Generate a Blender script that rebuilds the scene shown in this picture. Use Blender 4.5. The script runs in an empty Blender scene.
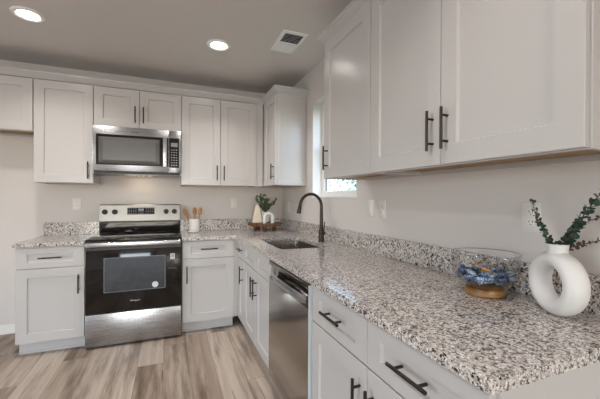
import bpy, bmesh, math, random
from mathutils import Vector, Matrix
PI = math.pi
random.seed(7)
sc = bpy.context.scene
COL = sc.collection

# ------------------------------------------------------------------ camera
cam_d = bpy.data.cameras.new('camera'); cam = bpy.data.objects.new('camera', cam_d); COL.objects.link(cam)
yaw, pitch, roll = math.radians(21.911), math.radians(-.2234), math.radians(.2607)
fw = Vector((math.sin(yaw)*math.cos(pitch), math.cos(yaw)*math.cos(pitch), math.sin(pitch)))
rt = Vector((math.cos(yaw), -math.sin(yaw), 0)); up = rt.cross(fw)
rt2 = rt*math.cos(roll) + up*math.sin(roll); up2 = -rt*math.sin(roll) + up*math.cos(roll)
m = Matrix((rt2, up2, -fw)).transposed().to_4x4(); m.translation = Vector((-1.2787, -3.8117, 1.2795))
cam.matrix_world = m
cam_d.sensor_width = 36; cam_d.lens = 322.6/600*36; cam_d.clip_start = .02
sc.camera = cam

# ------------------------------------------------------------------ world, lights, exposure
w = bpy.data.worlds.new('world'); sc.world = w; w.use_nodes = True
wn = w.node_tree.nodes; bg = wn['Background']
sky = wn.new('ShaderNodeTexSky'); sky.sky_type = 'NISHITA'; sky.sun_disc = False; sky.sun_elevation = math.radians(45); sky.sun_rotation = math.radians(200)
w.node_tree.links.new(sky.outputs[0], bg.inputs[0]); bg.inputs[1].default_value = 1.3
def area(name, loc, rot, sx, sy, power, col, shape='RECTANGLE'):
    d = bpy.data.lights.new(name, 'AREA'); d.shape = shape; d.size = sx; d.size_y = sy; d.energy = power; d.color = col
    o = bpy.data.objects.new(name, d); o.location = loc; o.rotation_euler = rot; COL.objects.link(o); return o
CAN_EMIT = 34
CAN_POWER = 8.5
WINDOW_DAY = area('daylight_glass_door', (-2.6, -11.92, 1.2), (math.radians(90), 0, 0), 3.6, 2.1, 130, (.72, .86, 1))
LEFT_FILL = area('added_left_fill', (-6.12, -4.2, 1.4), (0, math.radians(-90), 0), 1.9, 2.4, 60, (.76, .88, 1))  # unseen cool fill added on the left to brighten the right-hand side
def downlight(name, x, y, power, z=2.534, spread=125):
    o = area(name, (x, y, z), (0, 0, 0), .14, .14, power, (1, .95, .90), 'DISK'); o.data.spread = math.radians(spread)
for x, y, p in [(-2.2, -3.3, 1), (-.9, -3.25, .55), (-2.2, -5.6, 1), (-.9, -5.6, 1), (-3.6, -8.2, 1), (-1.2, -8.2, 1)]:
    downlight('unseen_rear_fill', x, y, CAN_POWER*p*(1.25 if x < -2 else 1), spread=165 if x < -2 else 125)  # unseen rear ceiling lights, most of them added to fill the room
downlight('can_left', -2.198, -1.02, CAN_POWER, spread=130); downlight('can_right', -.907, -1.066, CAN_POWER)
sc.view_settings.view_transform = 'Standard'; sc.view_settings.look = 'None'
sc.view_settings.gamma = 1; sc.view_settings.use_curve_mapping = False
sc.view_settings.exposure = -0.26
sc.cycles.use_denoising = True
sc.cycles.max_bounces = 10; sc.cycles.diffuse_bounces = 5; sc.cycles.glossy_bounces = 5; sc.cycles.transmission_bounces = 8
sc.cycles.caustics_reflective = False; sc.cycles.caustics_refractive = False; sc.cycles.sample_clamp_indirect = 6

# ------------------------------------------------------------------ materials
def s2l(c): return tuple((v/255/12.92 if v/255 <= .04045 else ((v/255+.055)/1.055)**2.4) for v in c)
class NT:
    def __init__(s, mat): s.t = mat.node_tree; s.b = s.t.nodes['Principled BSDF']
    def n(s, typ, **kw):
        o = s.t.nodes.new(typ)
        for k, v in kw.items(): setattr(o, k, v)
        return o
    def l(s, a, b): s.t.links.new(a, b)
    def math(s, op, a, b=None, clamp=False):
        o = s.n('ShaderNodeMath', operation=op, use_clamp=clamp)
        for i, v in enumerate((a, b)):
            if v is None: continue
            if isinstance(v, (int, float)): o.inputs[i].default_value = v
            else: s.l(v, o.inputs[i])
        return o.outputs[0]
    def mix(s, f, a, b, blend='MIX'):
        o = s.n('ShaderNodeMix', data_type='RGBA', blend_type=blend)
        for i, v in ((0, f), (6, a), (7, b)):
            if isinstance(v, (int, float)): o.inputs[i].default_value = v
            elif isinstance(v, tuple): o.inputs[i].default_value = (*v[:3], 1)
            else: s.l(v, o.inputs[i])
        return o.outputs[2]
    def noise(s, vec, scale, detail=2, rough=.5):
        o = s.n('ShaderNodeTexNoise'); o.inputs['Scale'].default_value = scale; o.inputs['Detail'].default_value = detail; o.inputs['Roughness'].default_value = rough
        if vec is not None: s.l(vec, o.inputs['Vector'])
        return o.outputs[0]
    def step(s, v, lo, hi):
        o = s.n('ShaderNodeMapRange'); s.l(v, o.inputs[0]); o.inputs[1].default_value = lo; o.inputs[2].default_value = hi; return o.outputs[0]
    def obj(s): return s.n('ShaderNodeTexCoord').outputs['Object']
    def scale(s, vec, x, y, z):
        o = s.n('ShaderNodeMapping'); o.inputs['Scale'].default_value = (x, y, z); s.l(vec, o.inputs[0]); return o.outputs[0]
    def bump(s, h, strength, dist=.01):
        o = s.n('ShaderNodeBump'); o.inputs['Strength'].default_value = strength; o.inputs['Distance'].default_value = dist
        s.l(h, o.inputs['Height']); s.l(o.outputs[0], s.b.inputs['Normal'])
def mat(name, col, rough=.5, metal=0, spec=.5, **kw):
    mt = bpy.data.materials.new(name); mt.use_nodes = True; b = mt.node_tree.nodes['Principled BSDF']
    b.inputs['Base Color'].default_value = (*s2l(col), 1); b.inputs['Roughness'].default_value = rough; b.inputs['Metallic'].default_value = metal
    b.inputs['Specular IOR Level'].default_value = spec
    for k, v in kw.items(): b.inputs[k].default_value = v
    return mt
def vary(mt, scale=6, amt=.06, bump=0, bscale=200):
    t = NT(mt); c = tuple(t.b.inputs['Base Color'].default_value)[:3]; v = t.obj()
    n = t.noise(v, scale, 3)
    t.l(t.mix(n, tuple(k*(1-amt) for k in c), tuple(min(1, k*(1+amt)) for k in c)), t.b.inputs['Base Color'])
    if bump: t.bump(t.noise(v, bscale, 2), bump, .002)
    return mt
M = {}
M['cab'] = vary(mat('cabinet_white_paint', (197, 194, 193), .24, 0, .45), 3, .015)
M['wall'] = vary(mat('greige_wall_paint', (212, 206, 203), .75, 0, .25), 2, .02, .10, 350)
M['ceil'] = vary(mat('ceiling_paint', (225, 220, 216), .9, 0, .15), 2, .02, .15, 260)
M['trim'] = mat('white_trim_paint', (232, 230, 226), .35)
M['bronze'] = vary(mat('dark_bronze_metal', (66, 58, 54), .36, .85), 40, .08)
M['rawwood'] = None
def wood(name, c1, c2, sx, sy, sz, rough=.5):
    mt = mat(name, c1, rough); t = NT(mt); n = t.noise(t.scale(t.obj(), sx, sy, sz), 1, 5, .6)
    t.l(t.mix(t.step(n, .35, .65), s2l(c1), s2l(c2)), t.b.inputs['Base Color']); return mt
M['rawwood'] = wood('raw_birch_ply', (176, 146, 104), (150, 120, 82), 60, 3, 60, .65)
M['traywood'] = wood('dark_red_wood', (128, 84, 52), (84, 52, 34), 60, 60, 6, .5)
M['acacia'] = wood('acacia_wood', (176, 128, 72), (70, 42, 22), 9, 9, 70, .4)
M['spoonwood'] = wood('spoon_wood', (196, 140, 72), (160, 104, 48), 40, 40, 8, .5)
def steel(name, col, rough, stretch, amt=.08, aniso=.0):
    mt = mat(name, col, rough, 1); t = NT(mt); n = t.noise(t.scale(t.obj(), *stretch), 1, 3)
    c = s2l(col)
    t.l(t.mix(n, tuple(k*(1-amt) for k in c), tuple(k*(1+amt) for k in c)), t.b.inputs['Base Color'])
    r = t.n('ShaderNodeMapRange'); t.l(n, r.inputs[0]); r.inputs[3].default_value = rough*.8; r.inputs[4].default_value = rough*1.25; t.l(r.outputs[0], t.b.inputs['Roughness'])
    return mt
M['consolesteel'] = steel('console_stainless', (178, 175, 172), .32, (3, 3, 500))
M['steel'] = steel('brushed_stainless', (178, 178, 181), .27, (3, 3, 500))
M['steeldw'] = steel('dishwasher_stainless', (172, 167, 162), .14, (2, 2, 300), .05)
M['sink'] = steel('sink_stainless', (188, 180, 174), .24, (300, 3, 3), .06)
M['blackglass'] = mat('black_glass', (24, 20, 18), .07, 0, .5)
M['ovenglass'] = mat('oven_window_glass', (34, 35, 40), .05, 0, .7)
M['mwglass'] = mat('microwave_window_mesh', (84, 84, 87), .28, .5, .5)
M['mwframe'] = mat('microwave_window_surround', (62, 60, 60), .3, .2)
M['blackplastic'] = mat('black_plastic', (24, 23, 23), .4)
M['darkgrey'] = mat('dark_grey_metal', (60, 58, 57), .45, .3)
M['lightgrey'] = mat('lit_edge_grey', (196, 200, 206), .4)
M['greymark'] = mat('grey_print', (172, 174, 178), .5)
M['whiteplastic'] = mat('white_plastic', (224, 220, 216), .35)
M['slot'] = mat('socket_slots', (60, 54, 50), .5)
M['ceramic'] = mat('white_glazed_ceramic', (236, 234, 230), .22, 0, .5)
M['matteceramic'] = vary(mat('white_matte_ceramic', (224, 222, 221), .55), 30, .02, .08, 220)
M['cream'] = vary(mat('cream_painted_clay', (222, 212, 190), .6), 30, .04)
M['spot'] = mat('black_paint_dots', (50, 44, 40), .6)
M['leaf'] = vary(mat('eucalyptus_leaf', (40, 68, 56), .5), 25, .35)
M['leafred'] = vary(mat('dusky_eucalyptus_leaf', (84, 66, 60), .5), 25, .3)
M['stem'] = mat('woody_stem', (92, 62, 50), .6)
M['leafgreen'] = vary(mat('green_leaf', (86, 104, 76), .5), 30, .3)
M['paper'] = mat('white_paper', (214, 216, 220), .6)
M['duct'] = mat('vent_duct_interior', (58, 60, 60), .8)
M['ventpaint'] = mat('vent_white_enamel', (250, 250, 250), .4)
M['glass'] = mat('clear_glass', (250, 252, 252), .0, 0, .5, **{'Transmission Weight': 1, 'IOR': 1.45})
M['lawn'] = vary(mat('grass', (96, 116, 62), .9), 3, .3)
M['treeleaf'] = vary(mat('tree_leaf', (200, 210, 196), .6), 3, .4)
M['bark'] = mat('bark', (96, 82, 70), .9)
def emit(name, col, s):
    mt = bpy.data.materials.new(name); mt.use_nodes = True; t = mt.node_tree; t.nodes.clear()
    e = t.nodes.new('ShaderNodeEmission'); o = t.nodes.new('ShaderNodeOutputMaterial'); t.links.new(e.outputs[0], o.inputs[0])
    e.inputs[0].default_value = (*col, 1); e.inputs[1].default_value = s; return mt
M['lamp'] = emit('led_diffuser', (1, .94, .88), CAN_EMIT)
M['mwlamp'] = emit('hood_lamp', (1, .82, .62), 12)
# window pane: thin glass
mt = bpy.data.materials.new('window_glass'); mt.use_nodes = True; t = mt.node_tree; t.nodes.clear()
g = t.nodes.new('ShaderNodeBsdfGlossy'); g.inputs[1].default_value = .02; tr = t.nodes.new('ShaderNodeBsdfTransparent'); mx = t.nodes.new('ShaderNodeMixShader')
mx.inputs[0].default_value = .07; o = t.nodes.new('ShaderNodeOutputMaterial'); t.links.new(tr.outputs[0], mx.inputs[1]); t.links.new(g.outputs[0], mx.inputs[2]); t.links.new(mx.outputs[0], o.inputs[0]); M['pane'] = mt
# thin glass of the bowl
mt = bpy.data.materials.new('bowl_glass'); mt.use_nodes = True; t = mt.node_tree; t.nodes.clear()
g = t.nodes.new('ShaderNodeBsdfGlossy'); g.inputs[1].default_value = .0; tr = t.nodes.new('ShaderNodeBsdfTransparent'); tr.inputs[0].default_value = (.975, .98, .985, 1)
lw = t.nodes.new('ShaderNodeLayerWeight'); lw.inputs[0].default_value = .22; mx = t.nodes.new('ShaderNodeMixShader'); ml = t.nodes.new('ShaderNodeMath'); ml.operation = 'MULTIPLY'; ml.inputs[1].default_value = .24; t.links.new(lw.outputs['Fresnel'], ml.inputs[0])
o = t.nodes.new('ShaderNodeOutputMaterial'); t.links.new(ml.outputs[0], mx.inputs[0]); t.links.new(tr.outputs[0], mx.inputs[1]); t.links.new(g.outputs[0], mx.inputs[2]); t.links.new(mx.outputs[0], o.inputs[0]); M['bowl'] = mt
# bright rolled rim of the bowl
mt = bpy.data.materials.new('glass_rim'); mt.use_nodes = True; t = mt.node_tree; t.nodes.clear()
g = t.nodes.new('ShaderNodeBsdfGlossy'); g.inputs[1].default_value = .1; tr = t.nodes.new('ShaderNodeBsdfTransparent'); mx = t.nodes.new('ShaderNodeMixShader'); mx.inputs[0].default_value = .55; tr.inputs[0].default_value = (.75, .77, .78, 1)
o = t.nodes.new('ShaderNodeOutputMaterial'); t.links.new(tr.outputs[0], mx.inputs[1]); t.links.new(g.outputs[0], mx.inputs[2]); t.links.new(mx.outputs[0], o.inputs[0]); M['rim'] = mt
# granite
mt = mat('speckled_granite', (190, 180, 170), .13, 0, .9); t = NT(mt); v = t.obj()
n1 = t.noise(v, 55, 3, .6); n2 = t.noise(v, 105, 2, .6); n3 = t.noise(t.scale(v, 1.1, .9, 1), 84, 2, .7); n4 = t.noise(v, 150, 1)
c = t.mix(t.step(n1, .42, .58), s2l((218, 211, 206)), s2l((178, 170, 166)))
c = t.mix(t.step(n2, .54, .58), c, s2l((114, 107, 104)))
c = t.mix(t.step(n4, .58, .62), c, s2l((242, 236, 230)))
c = t.mix(t.step(n3, .57, .60), c, s2l((46, 40, 39)))
t.l(c, t.b.inputs['Base Color']); M['granite'] = mt
# plank floor (planks run along y)
mt = mat('vinyl_plank_floor', (160, 140, 120), .42, 0, .4); t = NT(mt); v = t.obj()
sp = t.n('ShaderNodeSeparateXYZ'); t.l(v, sp.inputs[0])
PW, PL = .182, 1.22
xs = t.math('DIVIDE', t.math('ADD', sp.outputs[0], .05), PW); colid = t.math('FLOOR', xs)
wn1 = t.n('ShaderNodeTexWhiteNoise', noise_dimensions='1D'); t.l(colid, wn1.inputs['W'])
ys = t.math('ADD', t.math('DIVIDE', sp.outputs[1], PL), wn1.outputs[0]); rowid = t.math('FLOOR', ys)
cb = t.n('ShaderNodeCombineXYZ'); t.l(colid, cb.inputs[0]); t.l(rowid, cb.inputs[1])
wn2 = t.n('ShaderNodeTexWhiteNoise', noise_dimensions='3D'); t.l(cb.outputs[0], wn2.inputs[0])
off = t.n('ShaderNodeVectorMath', operation='SCALE'); t.l(wn2.outputs['Color'], off.inputs[0]); off.inputs['Scale'].default_value = 37
ad = t.n('ShaderNodeVectorMath', operation='ADD'); t.l(v, ad.inputs[0]); t.l(off.outputs[0], ad.inputs[1])
gr = t.noise(t.scale(ad.outputs[0], 30, 1.1, 1), 1, 6, .68)
bl = t.noise(t.scale(ad.outputs[0], 8, .9, 1), 1, 4, .6); ck_ = t.noise(t.scale(ad.outputs[0], 70, 2.2, 1), 1, 3, .6)
c = t.mix(t.step(gr, .3, .7), s2l((180, 164, 149)), s2l((216, 202, 188)))
c = t.mix(t.step(bl, .48, .64), c, s2l((134, 117, 102)), 'MIX')
c = t.mix(t.step(ck_, .66, .72), c, s2l((112, 95, 82)))
c = t.mix(t.step(wn2.outputs[0], 0, 1), c, t.mix(1.0, c, s2l((206, 198, 190)), 'MULTIPLY'))
fx = t.math('FRACT', xs); fy = t.math('FRACT', ys)
e1 = t.math('MINIMUM', fx, t.math('SUBTRACT', 1, fx)); e2 = t.math('MULTIPLY', t.math('MINIMUM', fy, t.math('SUBTRACT', 1, fy)), PL/PW)
e = t.step(t.math('MINIMUM', e1, e2), .004, .014)
c = t.mix(e, s2l((150, 130, 114)), c)
t.l(c, t.b.inputs['Base Color']); t.bump(e, .25, .002); M['floor'] = mt

# ------------------------------------------------------------------ mesh helpers
class MB:
    def __init__(s): s.bm = bmesh.new()
    def box(s, x0, x1, y0, y1, z0, z1, bev=0, seg=2):
        b2 = bmesh.new(); r = bmesh.ops.create_cube(b2, size=1)
        for vv in r['verts']:
            vv.co = Vector(((x0+x1)/2 + vv.co.x*(x1-x0), (y0+y1)/2 + vv.co.y*(y1-y0), (z0+z1)/2 + vv.co.z*(z1-z0)))
        if bev: bmesh.ops.bevel(b2, geom=b2.edges[:], offset=bev, segments=seg, affect='EDGES', profile=.5)
        return s.merge(b2)
    def merge(s, b2, mtx=None):
        if mtx: b2.transform(mtx)
        me = bpy.data.meshes.new('tmp'); b2.to_mesh(me); b2.free(); s.bm.from_mesh(me); bpy.data.meshes.remove(me); return s
    def loft(s, rings, cap0=True, cap1=True, closed=True):
        R = [[s.bm.verts.new(p) for p in r] for r in rings]; n = len(R[0])
        for a, b in zip(R, R[1:]):
            for i in range(n if closed else n-1):
                j = (i+1) % n
                try: s.bm.faces.new((a[i], a[j], b[j], b[i]))
                except ValueError: pass
        if cap0: s.bm.faces.new(R[0][::-1])
        if cap1: s.bm.faces.new(R[-1])
        return s
    def tube(s, pts, rad, n=12, caps=True):
        pts = [Vector(p) for p in pts]; rads = rad if isinstance(rad, (list, tuple)) else [rad]*len(pts)
        rings = []; ref = None
        for i, p in enumerate(pts):
            d = (pts[min(i+1, len(pts)-1)] - pts[max(i-1, 0)]).normalized()
            if ref is None: ref = Vector((0, 0, 1)) if abs(d.z) < .9 else Vector((1, 0, 0))
            a = (ref - d*ref.dot(d)).normalized(); ref = a; b = d.cross(a)
            rings.append([p + (a*math.cos(k*2*PI/n) + b*math.sin(k*2*PI/n))*rads[i] for k in range(n)])
        return s.loft(rings, caps, caps)
    def lathe(s, prof, c=(0, 0, 0), n=40, cap0=True, cap1=True):
        return s.loft([[Vector((c[0]+r*math.cos(k*2*PI/n), c[1]+r*math.sin(k*2*PI/n), c[2]+z)) for k in range(n)] for r, z in prof], cap0, cap1)
    def shaker(s, x0, x1, z0, z1, yf, t=.02, st=.072, dep=.0105, stx=None):
        k_ = (stx or st)/st
        def ring(i, y, k=1): return [Vector((x0+i*k, y, z0+i)), Vector((x1-i*k, y, z0+i)), Vector((x1-i*k, y, z1-i)), Vector((x0+i*k, y, z1-i))]
        return s.loft([ring(0, yf+t), ring(0, yf+.002), ring(.002, yf), ring(st, yf, k_), ring(st+.0045, yf+dep, k_)])
    def text(s, txt, size, mtx, extrude=.0006, shear=0):
        cu = bpy.data.curves.new('t', 'FONT'); cu.body = txt; cu.size = size; cu.extrude = extrude; cu.align_x = 'CENTER'; cu.align_y = 'CENTER'; cu.shear = shear
        ob = bpy.data.objects.new('t', cu); COL.objects.link(ob); bpy.context.view_layer.update()
        me = bpy.data.meshes.new_from_object(ob.evaluated_get(bpy.context.evaluated_depsgraph_get())); me.transform(mtx); s.bm.from_mesh(me)
        bpy.data.objects.remove(ob); bpy.data.meshes.remove(me); bpy.data.curves.remove(cu); return s
    def build(s, name, material, parent=None, smooth=False, loc=None, norm=True):
        if norm: bmesh.ops.recalc_face_normals(s.bm, faces=s.bm.faces)
        me = bpy.data.meshes.new(name); s.bm.to_mesh(me); s.bm.free()
        for mm in (material if isinstance(material, list) else [material]): me.materials.append(mm)
        if smooth:
            for p in me.polygons: p.use_smooth = True
            try: me.set_sharp_from_angle(angle=math.radians(38))
            except Exception: pass
        o = bpy.data.objects.new(name, me); COL.objects.link(o)
        if parent: o.parent = parent
        if loc: o.location = loc
        return o
def tag(o, label=None, cat=None, group=None, kind=None):
    if label: o['label'] = label
    if cat: o['category'] = cat
    if group: o['group'] = group
    if kind: o['kind'] = kind
    return o
def thing(name, label, cat, loc=(0, 0, 0), rz=0, group=None):
    o = bpy.data.objects.new(name, None); o.empty_display_size = .1; COL.objects.link(o); o.location = loc; o.rotation_euler = (0, 0, rz)
    return tag(o, label, cat, group)
def struct(o): o['kind'] = 'structure'; return o
def rrect(x0, x1, y0, y1, r, z, n=6):
    out = []
    for cx, cy, a0 in ((x1-r, y1-r, 0), (x0+r, y1-r, 90), (x0+r, y0+r, 180), (x1-r, y0+r, 270)):
        for k in range(n+1):
            a = math.radians(a0 + 90*k/n); out.append(Vector((cx+r*math.cos(a), cy+r*math.sin(a), z)))
    return out

# ------------------------------------------------------------------ dimensions
WX = .016            # inner face of the right wall
CEIL = 2.55
CT = .911            # countertop surface
CF_X, CF_Y = -.675, -.642   # counter front edges
YE = -3.352          # near end of the right counter
XW, XR = -1.939, -1.177     # range / microwave bay

# ------------------------------------------------------------------ structure
struct(MB().box(-6.2, .3, -12, .15, -.1, 0).build('floor', M['floor']))
struct(MB().box(-6.35, .3, -12.15, .15, CEIL, CEIL+.1).build('ceiling', M['ceil']))
struct(MB().box(-6.35, .3, 0, .15, 0, CEIL).build('wall_back', M['wall']))
WY0, WY1, WZ0, WZ1 = -1.73, -.92, 1.285, 2.21
b = MB()
b.box(WX, WX+.15, -12, WY0, 0, CEIL); b.box(WX, WX+.15, WY1, 0, 0, CEIL); b.box(WX, WX+.15, WY0, WY1, 0, WZ0); b.box(WX, WX+.15, WY0, WY1, WZ1, CEIL)
struct(b.build('wall_right', M['wall']))
struct(MB().box(-6.35, -6.2, -12, -5.3, 0, CEIL).box(-6.35, -6.2, -3.1, 0, 0, CEIL).box(-6.35, -6.2, -5.3, -3.1, 0, .4).box(-6.35, -6.2, -5.3, -3.1, 2.4, CEIL).build('wall_left', M['wall']))
b = MB(); b.box(-6.35, -4.5, -12.15, -12, 0, CEIL).box(-.7, .3, -12.15, -12, 0, CEIL).box(-4.5, -.7, -12.15, -12, 2.3, CEIL)
struct(b.build('wall_rear', M['wall']))
struct(MB().box(-6.2, -2.412, -.014, -.0005, .0005, .09, .003).build('baseboard_back', M['trim']))
b = MB()   # drywall-return liner of the window
b.box(WX-.0005, WX+.15, WY1-.006, WY1, WZ0, WZ1).box(WX-.0005, WX+.15, WY0, WY0+.006, WZ0, WZ1).box(WX-.0005, WX+.15, WY0, WY1, WZ1-.006, WZ1).box(WX-.004, WX+.15, WY0, WY1, WZ0, WZ0+.008)
struct(b.build('trim_1', M['trim']))
wd = struct(thing('window_1', None, None)); del_x = WX+.098
b = MB(); f = .055
b.box(del_x, del_x+.05, WY1-.006-f, WY1-.006, WZ0+.008, WZ1-.006, .003).box(del_x, del_x+.05, WY0+.006, WY0+.006+f, WZ0+.008, WZ1-.006, .003)
b.box(del_x, del_x+.05, WY0+.006+f, WY1-.006-f, WZ0+.008, WZ0+.008+f, .003).box(del_x, del_x+.05, WY0+.006+f, WY1-.006-f, WZ1-.006-f, WZ1-.006, .003)
b.build('window_frame', M['trim'], wd)
MB().box(del_x+.008, del_x+.045, WY0+.06, WY1-.06, 1.735, 1.775, .003).build('meeting_rail', M['trim'], wd)
MB().box(del_x+.022, del_x+.026, WY0+.058, WY1-.058, WZ0+.06, WZ1-.06).build('pane', M['pane'], wd)
b = MB()
b.box(del_x+.016, del_x+.021, WY1-.072, WY1-.062, WZ0+.064, WZ1-.062); b.box(del_x+.016, del_x+.021, WY0+.062, WY0+.072, WZ0+.064, WZ1-.062)
b.build('gasket', M['darkgrey'], wd)

# ------------------------------------------------------------------ cabinets (local: x along the front, -y is the front, z up)
def pull(parent, cx, cz, yf, vertical=True, L=.156):
    b = MB(); h = L/2; r = .0058; sy = yf-.032
    if vertical:
        b.tube([(cx, sy, cz-h), (cx, sy, cz+h)], r, 12)
        for s in (-1, 1): b.tube([(cx, yf+.0005, cz+s*.048), (cx, sy, cz+s*.048)], .0048, 10)
    else:
        b.tube([(cx-h, sy, cz), (cx+h, sy, cz)], r, 12)
        for s in (-1, 1): b.tube([(cx+s*.048, yf+.0005, cz), (cx+s*.048, sy, cz)], .0048, 10)
    return tag(b.build('pull', M['bronze'], parent, smooth=True), 'dark bronze bar pull')
def cabinet(name, label, loc, rz, w, d, z0, z1, fronts, open_top=False, wall_unit=False, toe_in=.065):
    """fronts: (part, x0, x1, z0, z1, pull or None); pull = ('v'|'h', cx, cz)"""
    r = thing(name, label, 'cabinet', loc, rz)
    b = MB()
    if wall_unit:
        t = .016
        b.box(0, t, -d, 0, z0, z1).box(w-t, w, -d, 0, z0, z1).box(t, w-t, -d, 0, z1-t, z1).box(t, w-t, -.01, 0, z0, z1-t)
        b.box(t, w-t, -d, -d+.02, z0, z0+.045)
        b.build('body', M['cab'], r)
        MB().box(t, w-t, -d+.02, -.0005, z0+.020, z0+.032).build('bottom_panel', M['rawwood'], r)['label'] = 'raw unpainted wood underside'
    else:
        if open_top: b.box(0, .018, -d, 0, .108, z1).box(w-.018, w, -d, 0, .108, z1).box(.018, w-.018, -d, 0, .108, .126).box(.018, w-.018, -.012, 0, .126, z1).box(.018, w-.018, -d, -d+.018, .126, z1)
        else: b.box(0, w, -d, 0, .108, z1)
        b.build('body', M['cab'], r)
        b = MB(); b.box(.0, w, -d+toe_in, -d+toe_in+.016, .001, .108)
        b.box(.0, w, -d+toe_in-.012, -d+toe_in, .001, .02, .004)
        b.build('toe_kick', M['cab'], r)
    yf = -d-.021
    for part, x0, x1, a, c, p in fronts:
        st = .072 if part == 'door' else .046
        o = MB().shaker(x0, x1, a, c, yf, .02, st, stx=.072).build(part, M['cab'], r)
        if p: pull(o, p[1], p[2], yf, p[0] == 'v')
    return r
UB, UT, UTOP = 1.408, 2.314, 2.340
g = .0018
UD = .307
# --- upper cabinets on the back wall
X = -3.31; W = -2.391+3.31
cabinet('wall_cabinet', 'short white wall cabinet at far left, over the empty fridge space', (X, -.001, 0), 0, W-.001, UD, 1.853, UTOP,
        [('door', g, W/2-g, 1.857, UT, ('v', W/2-.036, 1.95)), ('door', W/2+g, W-.004, 1.857, UT, ('v', W/2+.036, 1.95))], wall_unit=True)
X = -2.390; W = XW-X
cabinet('wall_cabinet', 'tall single-door white wall cabinet left of the microwave', (X, -.001, 0), 0, W-.001, UD, UB, UTOP,
        [('door', .003, W-.004, UB+.003, UT, ('v', W-.040, 1.527))], wall_unit=True)
X = XW; W = XR-XW
cabinet('wall_cabinet', 'small two-door white wall cabinet directly above the microwave', (X, -.001, 0), 0, W-.001, UD, 1.945, UTOP,
        [('door', g, W/2-g, 1.949, UT, ('v', W/2-.036, 2.072)), ('door', W/2+g, W-g, 1.949, UT, ('v', W/2+.036, 2.072))], wall_unit=True)
X = XR; W = -.397-XR; W2 = -.3205-XR
r = cabinet('wall_cabinet', 'tall two-door white wall cabinet right of the microwave', (X, -.001, 0), 0, W, UD, UB, UTOP,
        [('door', .003, W/2-g, UB+.003, UT, ('v', W/2-.036, 1.540)), ('door', W/2+g, W-.003, UB+.003, UT, ('v', W/2+.036, 1.540))], wall_unit=True)
MB().box(W+.0005, W2, -UD-.004, -UD+.016, UB, UTOP).build('filler', M['cab'], r)
# --- upper cabinets on the right wall (rz = -90 deg: local x -> -y, local y -> +x)
RD = .3135
W = .765
r = cabinet('wall_cabinet', 'single-door white wall cabinet in the back corner, beside the window', (WX-.001, -.0015, 0), -PI/2, W, RD, UB, UTOP,
        [('door', .352, W-.002, UB+.003, UT, ('v', W-.040, 1.545))], wall_unit=True)
MB().box(.3315, .3505, -RD-.019, -RD-.0003, UB+.003, UT).build('filler', M['cab'], r)
b = MB(); rr = lambda i, x: [Vector((x, -RD+.004+i, UB+.004+i)), Vector((x, -.004-i, UB+.004+i)), Vector((x, -.004-i, UT+.012-i)), Vector((x, -RD+.004+i, UT+.012-i))]
b.loft([rr(0, W), rr(0, W+.005), rr(.002, W+.006), rr(.034, W+.006), rr(.036, W+.003)]); b.build('end_panel', M['cab'], r)
W = .543
cabinet('wall_cabinet', 'single-door white wall cabinet on the right wall, nearest the window', (WX-.001, -1.852, 0), -PI/2, W-.001, RD, UB, UTOP,
        [('door', .002, W-.003, UB+.003, UT, ('v', .058, 1.543))], wall_unit=True)
W = .936
r = cabinet('wall_cabinet', 'large two-door white wall cabinet above the right counter, closest one', (WX-.001, -2.395, 0), -PI/2, W, RD, UB, UTOP,
        [('door', .002, W/2-g, UB+.003, UT, ('v', W/2-.036, 1.543)), ('door', W/2+g, W-.002, UB+.003, UT, ('v', W/2+.036, 1.543))], wall_unit=True)
MB().box(W+.0003, W+.004, -RD-.0, -.001, UB, UTOP).build('end_panel', M['cab'], r)

# --- crown moulding, mitred
PROF = [(0, 2.322), (.006, 2.323), (.010, 2.330), (.038, 2.362), (.044, 2.365), (.044, 2.380), (0, 2.380)]
def crown(name, label, fn):
    b = MB(); rings = list(zip(*[[Vector((*p, z)) for p in fn(o)] for o, z in PROF])); b.loft([list(r) for r in rings])
    return tag(b.build(name, M['cab']), label, 'crown moulding')
fy, fx = -.001-UD-.0005, WX-.001-RD-.0005
crown('crown_moulding', 'white crown moulding over the back wall cabinets and corner cabinet', lambda o: [(-3.31, fy-o), (fx-o, fy-o), (fx-o, -.773-o), (WX-.001, -.773-o)])
crown('crown_moulding', 'white crown moulding over the large cabinets on the right wall', lambda o: [(WX-.001, -1.851+o), (fx-o, -1.851+o), (fx-o, -3.336-o), (WX-.001, -3.336-o)])

# --- base cabinets
BD = .607; DZ0, DZ1, D0, D1, BT = .708, .868, .112, .702, .8805
X = -2.410; W = XW-.003-X
cabinet('base_cabinet', 'white base cabinet left of the range, one drawer over one door', (X, -.001, 0), 0, W, BD, 0, BT,
        [('drawer', .003, W-.003, DZ0, DZ1, ('h', W/2+.0, .790)), ('door', .003, W-.003, D0, D1, ('v', W-.042, .563))])
X = XR+.004; W = -.692-X
r = cabinet('base_cabinet', 'white base cabinet right of the range, one drawer over one door', (X, -.001, 0), 0, W, BD, 0, BT,
        [('drawer', .003, W-.003, DZ0, DZ1, ('h', W/2, .795)), ('door', .003, W-.003, D0, D1, ('v', .040, .563))])
MB().box(W+.0005, W+.036, -BD-.004, -BD+.016, .108, BT).build('filler', M['cab'], r)
RB = .650
def right_base(label, y0, y1, fronts, name='base_cabinet'): return cabinet(name, label, (WX-.001, y0, 0), -PI/2, y0-y1, RB, 0, BT, fronts, open_top=(name == 'sink_base_cabinet'), toe_in=.052)
W = .290
right_base('narrow white base cabinet in the inner corner, beside the sink cabinet', -.613, -.613-W,
           [('drawer', .060, W-.002, DZ0, DZ1, ('h', W/2+.03, .79)), ('door', .060, W-.002, D0, D1, ('v', W-.040, .572))])
MB().box(.0005, .0575, -RB-.019, -RB-.0003, .110, BT).build('filler', M['cab'], bpy.data.objects['base_cabinet.002'])
W = .850
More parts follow.
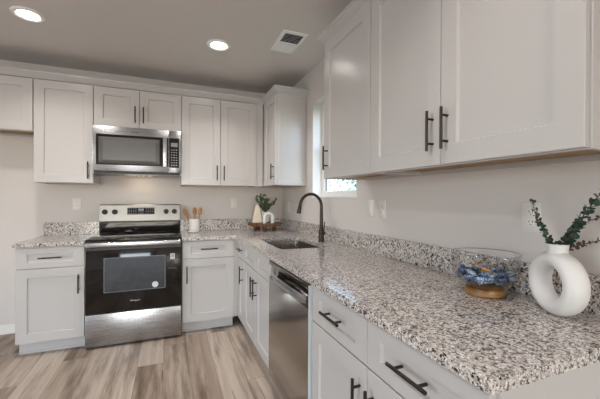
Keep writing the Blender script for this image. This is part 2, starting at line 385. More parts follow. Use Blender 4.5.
right_base('white sink base cabinet with two false drawer fronts and two doors', -.904, -.904-W,
           [('false_drawer_front', .002, W/2-g, DZ0, DZ1, None), ('false_drawer_front', W/2+g, W-.002, DZ0, DZ1, None),
            ('door', .002, W/2-g, D0, D1, ('v', W/2-.038, .572)), ('door', W/2+g, W-.002, D0, D1, ('v', W/2+.038, .572))], 'sink_base_cabinet')
W = .914
r = right_base('white base cabinet nearest the camera with two drawers above two doors', -2.422, -2.422-W,
           [('drawer', .002, W/2-g, DZ0, DZ1, ('h', W/4, .795)), ('drawer', W/2+g, W-.002, DZ0, DZ1, ('h', 3*W/4, .795)),
            ('door', .002, W/2-g, D0, D1, ('v', W/2-.040, .572)), ('door', W/2+g, W-.002, D0, D1, ('v', W/2+.040, .572))])
MB().box(W+.0003, W+.006, -RB-.0, -.001, .002, BT).build('end_panel', M['cab'], r)

# ------------------------------------------------------------------ countertops
SX0, SX1, SY0, SY1 = -.535, -.150, -1.62, -.955
b = MB(); bm = b.bm
ya, yb, xw = SY0-.12, SY1+.12, WX-.0015
def V2(x, y): return bm.verts.new((x, y, CT-.03))
A = [V2(xw, yb), V2(CF_X, yb), V2(CF_X, ya), V2(xw, ya)]          # same corner order as rrect
bm.faces.new((V2(CF_X, YE), V2(xw, YE), A[3], A[2]))
bm.faces.new((A[1], A[0], V2(xw, -.0015), V2(XR+.002, -.0015), V2(XR+.002, CF_Y), V2(CF_X, CF_Y)))
hv = [V2(p.x, p.y) for p in rrect(SX0, SX1, SY0, SY1, .05, 0)]; nn_ = len(hv)//4
for q_ in range(4):
    arc = hv[q_*nn_:(q_+1)*nn_]
    for a_, b_ in zip(arc, arc[1:]): bm.faces.new((A[q_], a_, b_))
    bm.faces.new((A[q_], arc[-1], hv[((q_+1) % 4)*nn_], A[(q_+1) % 4]))
ex = bmesh.ops.extrude_face_region(bm, geom=bm.faces[:])
bmesh.ops.translate(bm, vec=(0, 0, .03), verts=[q for q in ex['geom'] if isinstance(q, bmesh.types.BMVert)])
bmesh.ops.recalc_face_normals(bm, faces=bm.faces)
sel = [e for e in bm.edges if len(e.link_faces) == 2 and e.calc_face_angle() > 1 and (e.verts[0].co.z > CT-.001 and e.verts[1].co.z > CT-.001)]
bmesh.ops.bevel(bm, geom=sel, offset=.004, segments=2, affect='EDGES')
ct = tag(b.build('countertop', M['granite']), 'long L-shaped speckled granite countertop holding the sink', 'countertop')
BS = .123
MB().box(XR+.002, WX-.022, -.0215, -.0015, CT+.0003, CT+BS, .002).build('backsplash', M['granite'], ct)
MB().box(WX-.0215, WX-.0015, YE, -.0015, CT+.0003, CT+BS, .002).build('backsplash', M['granite'], ct)
ct2 = tag(MB().box(-2.424, XW-.003, CF_Y, -.0015, CT-.03, CT, .004).build('countertop', M['granite']), 'short speckled granite countertop left of the range', 'countertop')
MB().box(-2.41, XW-.003, -.0215, -.0015, CT+.0003, CT+BS, .002).build('backsplash', M['granite'], ct2)

# ------------------------------------------------------------------ sink and faucet
r = thing('sink', 'undermount stainless steel sink basin set in granite counter', 'sink', ((SX0+SX1)/2, (SY0+SY1)/2, .70))
ox, oy, oz = r.location
R = lambda i, z, rad: [Vector((p.x-ox, p.y-oy, p.z-oz)) for p in rrect(SX0+i, SX1-i, SY0+i, SY1-i, rad, z)]
MB().loft([R(-.002, .8795, .035), R(.0, .80, .035), R(.004, .715, .035), R(.018, .701, .03), R(.05, .698, .02)], False, True).build('basin', M['sink'], r, True)
MB().lathe([(.052, .0), (.050, .004), (.034, .004), (.030, .001)], (0, 0, -.001), 28).build('drain', M['darkgrey'], r, True)
FX, FY = -.088, -1.34
r = thing('faucet', 'tall dark bronze gooseneck faucet behind the sink', 'faucet', (FX, FY, CT+.0005))
MB().lathe([(.027, 0), (.027, .006), (.0245, .010), (.0235, .085), (.021, .10), (.0155, .13)], (0, 0, 0), 28).build('base', M['bronze'], r, True)
pts = [(0, 0, .12), (0, 0, .22), (0, 0, .30)]
cx = -.098
for k in range(1, 13):
    a = PI*k/13*1.02; pts.append((cx+.098*math.cos(a), 0, .30+.104*math.sin(a)))
pts += [(-.1985, 0, .29)]
MB().tube(pts, [.0165, .0145, .0128]+[.0125]*(len(pts)-3), 16).build('spout', M['bronze'], r, True)
MB().tube([(-.1975, 0, .305), (-.199, 0, .29), (-.203, 0, .27), (-.207, 0, .25), (-.2085, 0, .243)], [.0135, .0155, .0165, .0185, .0165], 18).build('spray_head', M['bronze'], r, True)
lv = MB().tube([(0, -.015, .075), (0, -.048, .075), (0, -.052, .075)], [.0165, .0165, .012], 18).build('lever', M['bronze'], r, True)
MB().tube([(.0, -.042, .08), (.004, -.046, .12), (.008, -.050, .172)], [.0065, .0055, .005], 10).build('lever_arm', M['bronze'], lv, True)

# ------------------------------------------------------------------ dishwasher
r = thing('dishwasher', 'stainless steel dishwasher between sink cabinet and drawer cabinet', 'dishwasher', (WX-.001, -1.760, 0), -PI/2)
W = .656; fy_ = -.671   # local front plane
MB().box(.004, W-.004, -.61, -.02, .11, .872).build('tub', M['darkgrey'], r)
MB().box(.006, W-.006, -.60, -.585, .002, .108).build('toe_kick', M['blackplastic'], r)
b = MB(); y0, yt = fy_-.016, -.612
# door profile with a pocket below the top edge, extruded along x
prof = [(yt, .118), (y0+.003, .118), (y0, .121), (y0, .755), (y0+.004, .765), (y0+.030, .772), (y0+.034, .785), (y0+.034, .828), (y0+.026, .838), (y0+.004, .842), (y0, .846), (y0, .862), (y0+.004, .866), (yt, .866)]
b.loft([[Vector((x, yy, z)) for yy, z in prof] for x in (.003, W-.006)])
dr = b.build('door', M['steeldw'], r)
MB().box(W-.0058, W-.003, y0+.002, yt, .119, .865).build('painted_lit_edge', M['lightgrey'], dr)['label'] = 'door edge painted pale grey as if daylit'  # pale strip paints in the daylight on the steel door's near edge
MB().box(.003, W-.003, y0+.002, yt, .8665, .8785, .001).build('control_strip', M['blackplastic'], r)
pts = []
for k in range(15):
    u = -1+2*k/14; pts.append((W/2+u*(W/2-.045), y0-.022*(1-u**4)+.012, .782))
b = MB(); rings = []
for (x, yy, z) in pts: rings.append([Vector((x, yy+.006*math.cos(q*2*PI/12), z+.022*math.sin(q*2*PI/12))) for q in range(12)])
b.loft(rings); tag(b.build('handle', M['steel'], dr, True), 'bowed bright steel bar handle')

# ------------------------------------------------------------------ range
r = thing('range', 'freestanding electric range with black glass oven door and stainless trim', 'range', (XW+.002, -.03, 0))
W = XR-XW-.004; FYR = -.60     # local front of the body
MB().box(.0, W, FYR, 0, .02, .905).build('body', M['darkgrey'], r)
for x in (.03, W-.03):
    for y in (FYR+.04, -.05): MB().lathe([(.016, .0005), (.016, .006), (.009, .008), (.009, .0195)], (x, y, 0), 14).build('foot', M['blackplastic'], r)
b = MB().box(-.0005, W+.0005, FYR-.022, -.055, .9055, .922, .005)
ck = b.build('cooktop', M['blackglass'], r, True)
for x, y, ra in ((.19, -.44, .105), (.57, -.44, .08), (.19, -.19, .075), (.57, -.19, .105), (.38, -.12, .05)):
    MB().lathe([(ra, 0), (ra, .0004), (ra-.003, .0004), (ra-.003, 0)], (x, y, .9221), 40, False, False).build('burner_ring', M['darkgrey'], ck)
# back guard: black riser then a leaning stainless console
prof = [(-.001, .923), (-.052, .923), (-.058, 1.032), (-.001, 1.032)]
MB().loft([[Vector((x, y, z)) for y, z in prof] for x in (.002, W-.002)]).build('riser', M['blackglass'], r)
prof = [(-.001, 1.0325), (-.062, 1.0325), (-.066, 1.040), (-.040, 1.198), (-.032, 1.207), (-.001, 1.207)]
cp = MB().loft([[Vector((x, y, z)) for y, z in prof] for x in (.002, W-.002)]).build('control_panel', M['consolesteel'], r)
tilt = math.atan2(.026, .158)
def face(x, z): return Matrix.Translation((x, -.066+.026*(z-1.040)/.158, z)) @ Matrix.Rotation(-tilt, 4, 'X')
for x in (.050, .138, .618, .700):
    k = MB()
    k.tube([(0, .001, 0), (0, -.006, 0), (0, -.008, 0)], [.026, .026, .024], 28)
    k.tube([(0, -.008, 0), (0, -.024, 0), (0, -.026, 0)], [.0215, .0195, .017], 24)
    k.box(-.0035, .0035, -.030, -.024, -.018, .018, .001)
    k.bm.transform(face(x, 1.132)); k.build('knob', M['blackplastic'], cp, True)
dsp = MB().box(-.127, .127, -.0015, .001, -.034, .036, .0008); dsp.bm.transform(face(.377, 1.138)); dsp = dsp.build('display', M['blackglass'], cp)
k = MB()
for i in range(4):
    for j in range(4):
        for s in (-1, 1): k.box(s*(.048+.021*i)-.006, s*(.048+.021*i)+.006, -.0021, -.0012, -.026+.017*j, -.022+.017*j)
k.box(-.030, .030, -.0021, -.0012, -.024, -.020); k.box(-.030, .030, -.0021, -.0012, -.006, -.003)
k.bm.transform(face(.377, 1.138)); k.build('button_marks', M['greymark'], dsp)
k = MB().box(-.026, .026, -.0021, -.0012, .006, .027); k.bm.transform(face(.377, 1.138)); k.build('clock_screen', mat('clock_screen', (150, 158, 166), .2), dsp)
# oven door
od = MB().box(.003, W-.003, FYR-.038, FYR-.0005, .300, .858, .006).build('oven_door', M['blackglass'], r, True)
MB().box(.003, W-.003, FYR-.040, FYR-.0385, .832, .857, .0006).build('door_top_band', M['darkgrey'], od)
ow = MB().box(.138, .620, FYR-.0395, FYR-.0382, .470, .765, .0006).build('oven_window', M['ovenglass'], od)
k = MB(); a = FYR-.0402
for (x0, x1, z0, z1) in ((.138, .620, .470, .475), (.138, .620, .760, .765), (.138, .143, .475, .760), (.615, .620, .475, .760)): k.box(x0, x1, a, a+.0012, z0, z1)
k.build('window_border', mat('border_print', (116, 117, 122), .3), ow)
k = MB()
for z in (.56, .575, .66, .675): k.box(.150, .608, a+.0004, a+.0008, z, z+.0018)
for i in range(12): k.box(.17+i*.036, .1715+i*.036, a+.0004, a+.0008, .56, .577)
k.build('oven_rack', M['darkgrey'], ow)
MB().tube([(.536, FYR-.0396, .508), (.536, FYR-.0408, .508)], .026, 28).build('sticker', M['paper'], od)['label'] = 'round white energy sticker'
MB().text('Whirlpool', .0185, Matrix.Translation((.374, FYR-.0388, .384)) @ Matrix.Rotation(PI/2, 4, 'X'), .0005, .15).build('logo', M['paper'], od)
lb = MB().box(.660, .698, FYR-.0396, FYR-.0384, .722, .775).build('label_card', M['paper'], od); lb['label'] = 'small white tag on the oven door'
k = MB(); k.box(.668, .690, FYR-.0402, FYR-.0397, .742, .768); k.build('printed_square', M['greymark'], lb)
k = MB(); k.box(.669, .679, FYR-.0398, FYR-.0386, .648, .722); k.loft([[Vector((.668, yy, .656)), Vector((.680, yy, .656)), Vector((.714, yy, .644)), Vector((.712, yy, .634)), Vector((.644, yy, .634)), Vector((.640, yy, .644))] for yy in (FYR-.0398, FYR-.0386)])
k.build('hang_tag', M['blackplastic'], od)
# door handle: broad flat stainless bar on two brackets
h = MB(); h.box(.012, W-.012, FYR-.078, FYR-.062, .862, .900, .006, 3); hd = h.build('handle', M['steel'], od, True); hd['label'] = 'broad stainless door handle'
for x in (.03, W-.05): MB().box(x, x+.02, FYR-.064, FYR-.030, .845, .880, .002).build('bracket', M['darkgrey'], hd)
MB().box(.004, W-.004, FYR-.018, FYR-.0005, .860, .9045).build('vent_trim', M['darkgrey'], r)
dw = MB().box(.003, W-.003, FYR-.034, FYR-.0005, .022, .292, .005).build('storage_drawer', M['steel'], r, True)

# ------------------------------------------------------------------ microwave
MZ0, MZ1 = 1.505, 1.941
r = thing('microwave', 'stainless over-the-range microwave mounted above the range', 'microwave', (XW+.0015, -.001, MZ0))
W = XR-XW-.003; H = MZ1-MZ0; F = -.376
MB().box(0, W, F+.040, 0, .0, H).build('body', M['steel'], r)
MB().box(.006, W-.006, F+.018, F+.0395, .0, .020).build('bottom_vent', M['blackplastic'], r)
SPL = .645
dr = MB().box(.0, SPL-.0015, F, F+.0395, .021, H, .004).build('door', M['steel'], r, True)
gl = MB().box(.026, SPL-.004, F-.0022, F+.002, .078, .360, .001).build('door_glass', M['blackglass'], dr)
b = MB(); q = lambda i, y: [Vector((.048+i, y, .094+i*.8)), Vector((.560-i, y, .094+i*.8)), Vector((.560-i, y, .335-i)), Vector((.048+i, y, .335-i))]
b.loft([q(0, F-.0022), q(0, F-.0046), q(.036, F-.0028)], False, False).build('window_surround', M['mwframe'], gl)
MB().box(.082, .526, F-.0034, F-.0026, .121, .302).build('window', M['mwglass'], gl)
hb = MB(); hb.box(.592, .628, F-.040, F-.030, .070, .362, .005, 3); hb = hb.build('handle', M['steel'], dr, True); hb['label'] = 'vertical stainless bar handle'
for z in (.09, .325): MB().box(.600, .620, F-.031, F-.0015, z, z+.018, .002).build('bracket', M['steel'], hb)
cp = MB().box(SPL+.0015, W, F, F+.0395, .021, H, .004).build('control_panel', M['steel'], r, True)
kp = MB().box(SPL+.004, W-.020, F-.0022, F+.002, .070, .362, .001).build('keypad', M['blackglass'], cp)
MB().box(SPL+.018, W-.034, F-.003, F-.0023, .278, .316).build('clock_screen', mat('clock_glow', (120, 128, 134), .3), kp)
k = MB()
for j in range(7):
    for i in range(3): k.box(SPL+.019+i*.022, SPL+.032+i*.022, F-.003, F-.0023, .092+j*.025, .099+j*.025)
k.build('button_marks', M['greymark'], kp)
MB().text('Whirlpool', .018, Matrix.Translation((.352, F-.0008, .394)) @ Matrix.Rotation(PI/2, 4, 'X'), .0004, .15).build('logo', M['darkgrey'], dr)
b = MB(); b.loft([[Vector((x, yy, z)) for x, z in ((.24, -.0005), (.52, -.0005), (.50, -.010), (.26, -.010))] for yy in (-.30, -.20)])
b.build('lamp_cover', M['whiteplastic'], r)
MB().box(.27, .49, -.19, -.13, -.006, -.0005).build('hood_lamp', M['mwlamp'], r)

# ------------------------------------------------------------------ outlets, switch
def plate(name, label, loc, rz, switch=False):
    r = thing(name, label, 'switch' if switch else 'outlet', loc, rz)
    MB().box(-.036, .036, -.006, -.0004, -.058, .058, .0025).build('cover_plate', M['whiteplastic'], r, True)
    if switch:
        MB().box(-.017, .017, -.0085, -.006, -.034, .034, .0015).build('rocker', M['ceramic'], r, True)
    else:
        for s in (-1, 1):
            o = MB().box(-.0165, .0165, -.0078, -.006, s*.0195-.0145, s*.0195+.0145, .0015).build('receptacle', M['ceramic'], r, True)
            k = MB()
            for x in (-.0065, .0065): k.box(x-.0012, x+.0012, -.0083, -.0076, s*.0195-.001, s*.0195+.008)
            k.tube([(0, -.0083, s*.0195-.008), (0, -.0076, s*.0195-.008)], .0022, 8); k.build('slots', M['slot'], o)
    return r
plate('outlet', 'white wall outlet above the short counter, left of the range', (-2.141, 0, 1.212), 0)
plate('outlet', 'white wall outlet on the back wall between crock and tray', (-.583, 0, 1.218), 0)
plate('outlet', 'white wall outlet on the right wall close to the back corner', (WX, -.25, 1.175), -PI/2)
plate('light_switch', 'white wall switch on the right wall beside the window', (WX, -1.918, 1.212), -PI/2, True)
plate('outlet', 'white wall outlet beside the light switch on the right wall', (WX, -2.052, 1.208), -PI/2)
plate('outlet', 'white wall outlet behind the eucalyptus stems on the right wall', (WX, -2.992, 1.210), -PI/2)

# ------------------------------------------------------------------ ceiling lights and vent
def can(label, x, y):
    r = thing('recessed_light', label, 'ceiling light', (x, y, CEIL))
    MB().lathe([(.098, -.0005), (.097, -.005), (.090, -.011), (.080, -.013), (.070, -.010), (.062, -.003), (.062, -.0005)], (0, 0, 0), 48, False, False).build('trim_ring', M['ventpaint'], r, True)
    MB().lathe([(.0615, -.003), (.050, -.0045), (.001, -.005)], (0, 0, 0), 40, True, True).build('lens', M['lamp'], r, True)
can('round recessed ceiling light at upper left, over the left cabinets', -2.198, -1.02)
can('round recessed ceiling light nearer the ceiling vent', -.907, -1.066)
r = thing('ceiling_vent', 'white rectangular air vent in the ceiling above the window', 'air vent', (-.388, -1.328, CEIL))
b = MB(); fx0, fy0 = .102, .180; ix, iy = .076, .150
q = lambda a, c, z: [Vector((-a, -c, z)), Vector((a, -c, z)), Vector((a, c, z)), Vector((-a, c, z))]
b.loft([q(fx0, fy0, -.0005), q(fx0-.003, fy0-.003, -.006), q(ix, iy, -.009), q(ix, iy, -.0005)], False, False); b.build('frame', M['ventpaint'], r)
MB().box(-ix, ix, -iy, iy, -.0012, -.0004).build('duct', M['duct'], r)
for k in range(14):
    y = -iy+.010+k*(2*iy-.02)/13; s = 1 if k < 7 else -1
    b = MB().box(-ix+.001, ix-.001, -.0085, .0085, -.0006, .0006); b.bm.transform(Matrix.Translation((0, y, -.0065)) @ Matrix.Rotation(math.radians(28*s), 4, 'X'))
    b.build('louver', M['ventpaint'] if k >= 7 else M['ventpaint'], r)
MB().box(-ix, ix, -.004, .004, -.012, -.004).build('centre_bar', M['ventpaint'], r)

# ------------------------------------------------------------------ utensil crock and spoons
KX, KY = -1.03, -.084
r = thing('utensil_crock', 'white ceramic crock holding wooden spoons beside the range', 'crock', (KX, KY, CT+.0005))
MB().lathe([(.052, 0), (.055, .004), (.056, .132), (.058, .136), (.055, .138), (.052, .134), (.051, .012), (.002, .010)], (0, 0, 0), 36).build('jar', M['ceramic'], r, True)
MB().lathe([(.0562, .110), (.0572, .112), (.0572, .117), (.0564, .119)], (0, 0, 0), 36, False, False).build('rim_band', M['matteceramic'], r, True)
def spoon(label, dx, dy, lx, ly, z1, kind):
    r = thing('wooden_spoon', label, 'spoon', (KX+dx, KY+dy, CT+.018), 0, 'wooden spoons in the crock')
    a = Vector((0, 0, 0)); c = Vector((lx, ly, z1-.06)); d = (c-a).normalized()
    MB().tube([a, a+(c-a)*.5, c], [.0055, .006, .0065], 10).build('handle', M['spoonwood'], r, True)
    b = bmesh.new(); bmesh.ops.create_uvsphere(b, u_segments=16, v_segments=10, radius=1)
    for v in b.verts: v.co = Vector((v.co.x*.022, v.co.y*.007, v.co.z*.042))
    if kind == 1:
        for v in b.verts: v.co.x *= 1-.25*v.co.z/.038
    b.transform(Matrix.Translation(c+d*.028) @ Matrix((d.cross(Vector((0, 1, 0))).normalized()*-1, (d.cross(d.cross(Vector((0, 1, 0)))).normalized()), d)).transposed().to_4x4())
    MB().merge(b).build('bowl', M['spoonwood'], r, True)
spoon('leftmost wooden spoon, leaning left out of the white crock', -.018, .0, -.070, -.01, .228, 0)
spoon('middle wooden spoon standing upright in the white crock', .0, .012, .002, .0, .235, 0)
spoon('rightmost wooden spoon, leaning right in the white crock', .018, -.004, .035, .0, .235, 1)
r = tag(MB().lathe([(.040, 0), (.056, .006), (.060, .012), (.057, .012), (.040, .005), (.001, .004)], (0, 0, 0), 32).build('spoon_rest', M['ceramic'], None, True, (KX-.02, KY-.120, CT+.0005)), 'small white dish lying in front of the utensil crock', 'dish')

# ------------------------------------------------------------------ tray with decor in the corner
TX, TY, TZ = -.268, -.226, CT+.0005
r = thing('riser_tray', 'round reddish wooden footed tray in the counter corner', 'tray', (TX, TY, TZ))
MB().lathe([(.170, .054), (.184, .058), (.188, .080), (.182, .086), (.176, .082), (.002, .081)], (0, 0, 0), 44).build('top', M['traywood'], r, True)
b = MB()
for k in range(34):
    a = k*2*PI/34; s = bmesh.new(); bmesh.ops.create_uvsphere(s, u_segments=8, v_segments=6, radius=.0125); s.transform(Matrix.Translation((.186*math.cos(a),   .186*math.sin(a), .075))); b.merge(s)
b.build('beaded_rim', M['traywood'], r, True)
for a in (.35, 1.92, 3.49, 4.4, 5.3):
    MB().lathe([(.018, 0), (.022, .008), (.014, .02), (.024, .036), (.024, .0545)], (.13*math.cos(a), .13*math.sin(a), 0), 18).build('foot', M['traywood'], r, True)
TT = TZ+.0865
b = MB(); b.loft([[Vector((-.056, -.028, 0)), Vector((.056, -.028, 0)), Vector((.056, .028, 0)), Vector((-.056, .028, 0))], [Vector((-.022, -.016, .19)), Vector((.022, -.016, .19)), Vector((.022, .016, .19)), Vector((-.022, .016, .19))], [Vector((-.016, -.012, .205)), Vector((.016, -.012, .205)), Vector((.016, .012, .205)), Vector((-.016, .012, .205))]])
bmesh.ops.bevel(b.bm, geom=b.bm.edges[:], offset=.006, segments=2, affect='EDGES')
tag(b.build('tapered_vase', M['cream'], None, True, (TX-.092, TY+.0, TT)), 'cream tapered vase on the left of the wooden tray', 'vase')
AR = 0.062
b = MB(); rings = []
for k in range(25):
    a = PI*k/24; rings.append([Vector(((.046+.021*math.cos(q*2*PI/14))*math.cos(a), .021*math.sin(q*2*PI/14), .062+(.046+.021*math.cos(q*2*PI/14))*math.sin(a))) for q in range(14)])
f0 = [Vector((p.x, p.y, 0)) for p in rings[0]]; f1 = [Vector((p.x, p.y, 0)) for p in rings[-1]]
b.loft([f0]+rings+[f1])
tag(b.build('arch_ornament', M['matteceramic'], None, True, (TX+.015, TY-.095, TT)), 'white ceramic arch ornament on the front of the wooden tray', 'ornament')
r = thing('potted_plant', 'small leafy green plant in a spotted white pot on the tray', 'plant', (TX+.020, TY+.060, TT))
pt = MB().lathe([(.036, 0), (.046, .01), (.050, .105), (.048, .118), (.044, .118), (.044, .106), (.002, .102)], (0, 0, 0), 30).build('pot', M['ceramic'], r, True)
b = MB()
for k in range(26):
    a = random.uniform(0, 2*PI); z = random.uniform(.025, .10); b.tube([(.0455*math.cos(a), .0455*math.sin(a), z), (.0505*math.cos(a), .0505*math.sin(a), z)], .0042, 8)
b.build('spots', M['spot'], pt)
def leafquad(b, p, d, ln, wd, cup=.25, up=None):
    d = Vector(d).normalized(); u = Vector(up) if up else Vector((random.uniform(-1, 1), random.uniform(-1, 1), random.uniform(.2, 1)))
    s = d.cross(u)
    if s.length < 1e-3: s = Vector((1, 0, 0))
    s.normalize(); nn = s.cross(d)
    mid, vs = [], []
    for t_, wv in ((0, .12), (.2, .75), (.5, 1), (.8, .7), (1, .1)):
        c = Vector(p)+d*ln*t_ - nn*cup*ln*t_*t_*.5
        vs.append((b.bm.verts.new(c+s*wd*wv*.5+nn*wd*wv*.12), b.bm.verts.new(c), b.bm.verts.new(c-s*wd*wv*.5+nn*wd*wv*.12)))
    for q0, q1 in zip(vs, vs[1:]):
        b.bm.faces.new((q0[0], q1[0], q1[1], q0[1])); b.bm.faces.new((q0[1], q1[1], q1[2], q0[2]))
b = MB(); st = MB()
for k in range(32):
    a = random.uniform(0, 2*PI); el = random.uniform(.75, 1.5); ln = random.uniform(.09, .215)
    d = Vector((math.cos(a)*math.cos(el), math.sin(a)*math.cos(el), math.sin(el))); p0 = Vector((0, 0, .106)); tip = p0+d*ln
    st.tube([p0, p0+d*ln*.5, tip], .0013, 5)
    for j in range(5):
        t_ = .35+.65*j/4; dd = d+Vector((random.uniform(-.9, .9), random.uniform(-.9, .9), random.uniform(-.3, .7)))
        leafquad(b, p0+d*ln*t_, dd, random.uniform(.032, .048), random.uniform(.024, .034))
st.build('stems', M['stem'], r, True); b.build('foliage', M['leafgreen'], r, True, norm=False)

# ------------------------------------------------------------------ glass bowl of wrapped sweets
BX, BY, BZ = -.143, -2.917, CT+.0005
r = thing('glass_bowl', 'clear glass bowl on a round wooden foot on the right counter', 'bowl', (BX, BY, BZ))
MB().lathe([(.066, 0), (.070, .004), (.068, .028), (.058, .036), (.030, .040)], (0, 0, 0), 48).build('foot', M['acacia'], r, True)['label'] = 'round brown wooden foot'
MB().lathe([(.024, .0405), (.075, .043), (.104, .056), (.117, .083), (.1195, .120), (.120, .158), (.1185, .1595), (.117, .158), (.1164, .120), (.114, .085), (.102, .060), (.074, .047), (.02, .0455)], (0, 0, 0), 64).build('bowl', M['bowl'], r, True)
def printed(name, c1, c2, sc_, lo, hi):
    mt = mat(name, c1, .4); t = NT(mt); t.l(t.mix(t.step(t.noise(t.obj(), sc_, 1), lo, hi), s2l(c1), s2l(c2)), t.b.inputs['Base Color']); return mt
SW = [printed('wrapper_blue', (58, 86, 132), (176, 190, 208), 190, .52, .58), printed('wrapper_pale_blue', (178, 192, 210), (70, 98, 140), 190, .54, .60), printed('wrapper_teal', (40, 78, 84), (150, 172, 176), 190, .56, .62),
      printed('wrapper_navy', (38, 46, 70), (120, 140, 170), 190, .54, .60), printed('wrapper_amber', (190, 128, 52), (226, 190, 120), 160, .55, .65), mat('wrapper_yellow', (206, 180, 84), .4)]
MB().tube([(.1192*math.cos(k*PI/36), .1192*math.sin(k*PI/36), .1600) for k in range(73)], .0016, 8, False).build('rim', M['rim'], r, True)
SN = ['blue', 'pale blue', 'teal', 'navy blue', 'amber', 'yellow']
def sweet_mesh(k):
    b = MB(); rings = []
    for x, hw, hz in ((-.025, .013, .0012), (-.017, .005, .002), (-.014, .008, .006), (-.006, .0105, .0085), (.006, .0105, .0085), (.014, .008, .006), (.017, .005, .002), (.025, .013, .0012)):
        rings.append([Vector((x, hw*math.cos(q*2*PI/10), hz*math.sin(q*2*PI/10))) for q in range(10)])
    b.loft(rings); return b
proto = {}
n = 0
PAT = [0, 1, 0, 3, 1, 2, 0, 1, 2, 4, 0, 3]
lay = [(.030, 6, .056), (.068, 11, .060), (.092, 14, .074), (.018, 3, .074), (.055, 9, .078), (.084, 11, .090), (.035, 5, .094)]
rs = random.Random(3)
for ra, cnt, z in lay:
    for i in range(cnt):
        a = 2*PI*i/cnt + rs.uniform(-.2, .2); k = PAT[n % len(PAT)]
        if n in (30, 44): k = 5
        if k not in proto: o = sweet_mesh(k).build('wrapped_sweet', SW[k], None, True); proto[k] = o
        else: o = proto[k].copy(); COL.objects.link(o)
        o.location = (BX+ra*math.cos(a), BY+ra*math.sin(a), BZ+z+rs.uniform(0, .004)); o.rotation_euler = (rs.uniform(-.5, .5), rs.uniform(-.45, .45), a+PI/2+rs.uniform(-.5, .5))
        tag(o, SN[k]+' wrapped sweet in the pile inside the glass bowl', 'sweet', SN[k]+' wrapped sweets in the glass bowl'); n += 1

# ------------------------------------------------------------------ ring vase and eucalyptus
VX, VY, VZ = -.126, -3.160, CT+.0005
th = math.radians(-114)     # direction of the ring plane in the floor plan
r = thing('ring_vase', 'white matte ring-shaped vase with a round hole on the right counter', 'vase', (VX, VY, VZ), th)
RM, rm, ax = .076, .0270, .036
b = MB(); rings = []
for k in range(56):
    a = 2*PI*k/56; rings.append([Vector(((RM+rm*math.cos(q*2*PI/20))*math.cos(a), ax*math.sin(q*2*PI/20), RM+rm-.002+(RM+rm*math.cos(q*2*PI/20))*math.sin(a)*1.0)) for q in range(20)])
rings.append(rings[0]); b.loft(rings, False, False); bmesh.ops.remove_doubles(b.bm, verts=b.bm.verts, dist=1e-5)
for v in b.bm.verts: v.co.z = max(v.co.z, 0)
b.build('ring_body', M['matteceramic'], r, True)
ZN = 2*(RM+rm)-.010
MB().lathe([(.030, -.010), (.0285, .008), (.030, .022), (.0315, .029), (.029, .030), (.025, .026), (.024, .002), (.001, .0)], (0, 0, ZN), 32).build('neck', M['matteceramic'], r, True)
NECK = Vector((VX, VY, VZ+ZN+.004))
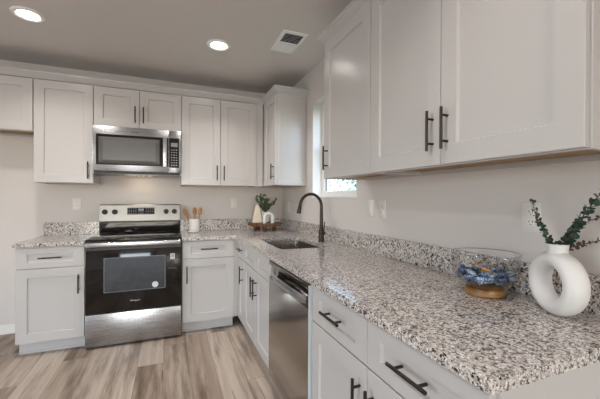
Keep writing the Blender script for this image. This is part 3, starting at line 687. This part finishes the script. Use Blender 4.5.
def sprig(label, pts, leafmat, size, dens, seed):
    rr_ = random.Random(seed); r = thing('eucalyptus_stem', label, 'greenery', NECK, 0, 'eucalyptus stems in the ring vase')
    P = [Vector(p) for p in pts]
    # smooth with Catmull-Rom
    S = []
    for i in range(len(P)-1):
        p0, p1, p2, p3 = P[max(i-1, 0)], P[i], P[i+1], P[min(i+2, len(P)-1)]
        for k in range(8):
            u = k/8; S.append(.5*((2*p1)+(p2-p0)*u+(2*p0-5*p1+4*p2-p3)*u*u+(3*p1-p0-3*p2+p3)*u**3))
    S.append(P[-1])
    MB().tube(S, [.0022-.0012*i/len(S) for i in range(len(S))], 7).build('twig', M['stem'], r, True)
    b = MB(); N = dens
    for k in range(N):
        t_ = .16+.84*k/(N-1); i = min(int(t_*(len(S)-1)), len(S)-2); p = S[i]; d = (S[i+1]-S[i]).normalized()
        ang = k*2.4 + rr_.uniform(-.4, .4); ref = d.cross(Vector((0, 0, 1))).normalized(); rf2 = ref.cross(d)
        side = ref*math.cos(ang)+rf2*math.sin(ang); dd = (side+d*.55).normalized(); sz = size*(1.1-.5*t_)*rr_.uniform(.8, 1.15)
        c = p+dd*sz*.62; nrm = (d*.5-side*.3+Vector((rr_.uniform(-1, .4), rr_.uniform(-1, .4), rr_.uniform(-.5, .8)))).normalized()
        u1 = (dd-nrm*dd.dot(nrm)).normalized(); u2 = nrm.cross(u1)
        cv = b.bm.verts.new(c-nrm*sz*.10); rg = [b.bm.verts.new(c+u1*sz*.56*math.cos(q*2*PI/9)+u2*sz*.5*math.sin(q*2*PI/9)) for q in range(9)]
        for q in range(9): b.bm.faces.new((cv, rg[q], rg[(q+1) % 9]))
    b.build('leaves', leafmat, r, True, norm=False)
sprig('left eucalyptus stem leaning left toward the wall outlet', [(0, 0, -.08), (0, 0, 0), (-.012, .024, .045), (-.028, .044, .105), (-.040, .054, .168)], M['leaf'], .0165, 48, 1)
sprig('tall right eucalyptus stem with the largest green leaves', [(0, 0, -.08), (.006, -.004, 0), (.024, -.028, .060), (.050, -.052, .130), (.075, -.085, .200), (.095, -.120, .260)], M['leaf'], .0205, 84, 2)
sprig('thin low eucalyptus stem arching right with tiny dusky leaves', [(0, 0, -.08), (.008, -.006, 0), (.040, -.036, .022), (.070, -.080, .045), (.085, -.130, .085)], M['leafred'], .014, 40, 3)
sprig('short dusky eucalyptus sprig in the middle of the ring vase', [(0, 0, -.08), (.004, .0, 0), (.030, -.026, .062), (.072, -.048, .100), (.110, -.085, .120)], M['leafred'], .016, 28, 4)

# ------------------------------------------------------------------ outside the window
tag(MB().box(.3, 14, -8, 16, -.25, -.15).build('lawn', M['lawn']), 'lawn outside the window', 'lawn', kind='structure')
def tree(label, x, y, h, rad, seed):
    rr_ = random.Random(seed); r = thing('tree', label, 'tree', (x, y, -.15))
    MB().tube([(0, 0, 0), (.05, 0, h*.4), (0, .05, h*.75)], [.14, .1, .05], 10).build('trunk', M['bark'], r, True)
    b = MB(); random.seed(seed)
    for k in range(2600):
        v = Vector((rr_.gauss(0, 1), rr_.gauss(0, 1), rr_.gauss(0, 1))).normalized()*rad*(rr_.random()**.4)
        p = Vector((v.x, v.y, h*.62+v.z*1.25)); leafquad(b, p, v+Vector((rr_.uniform(-1, 1), rr_.uniform(-1, 1), -.4)), .15, .09)
    b.build('crown', M['treeleaf'], r, False, norm=False)
tree('leafy tree seen through the window pane', 3.6, 4.2, 3.6, 1.7, 11)
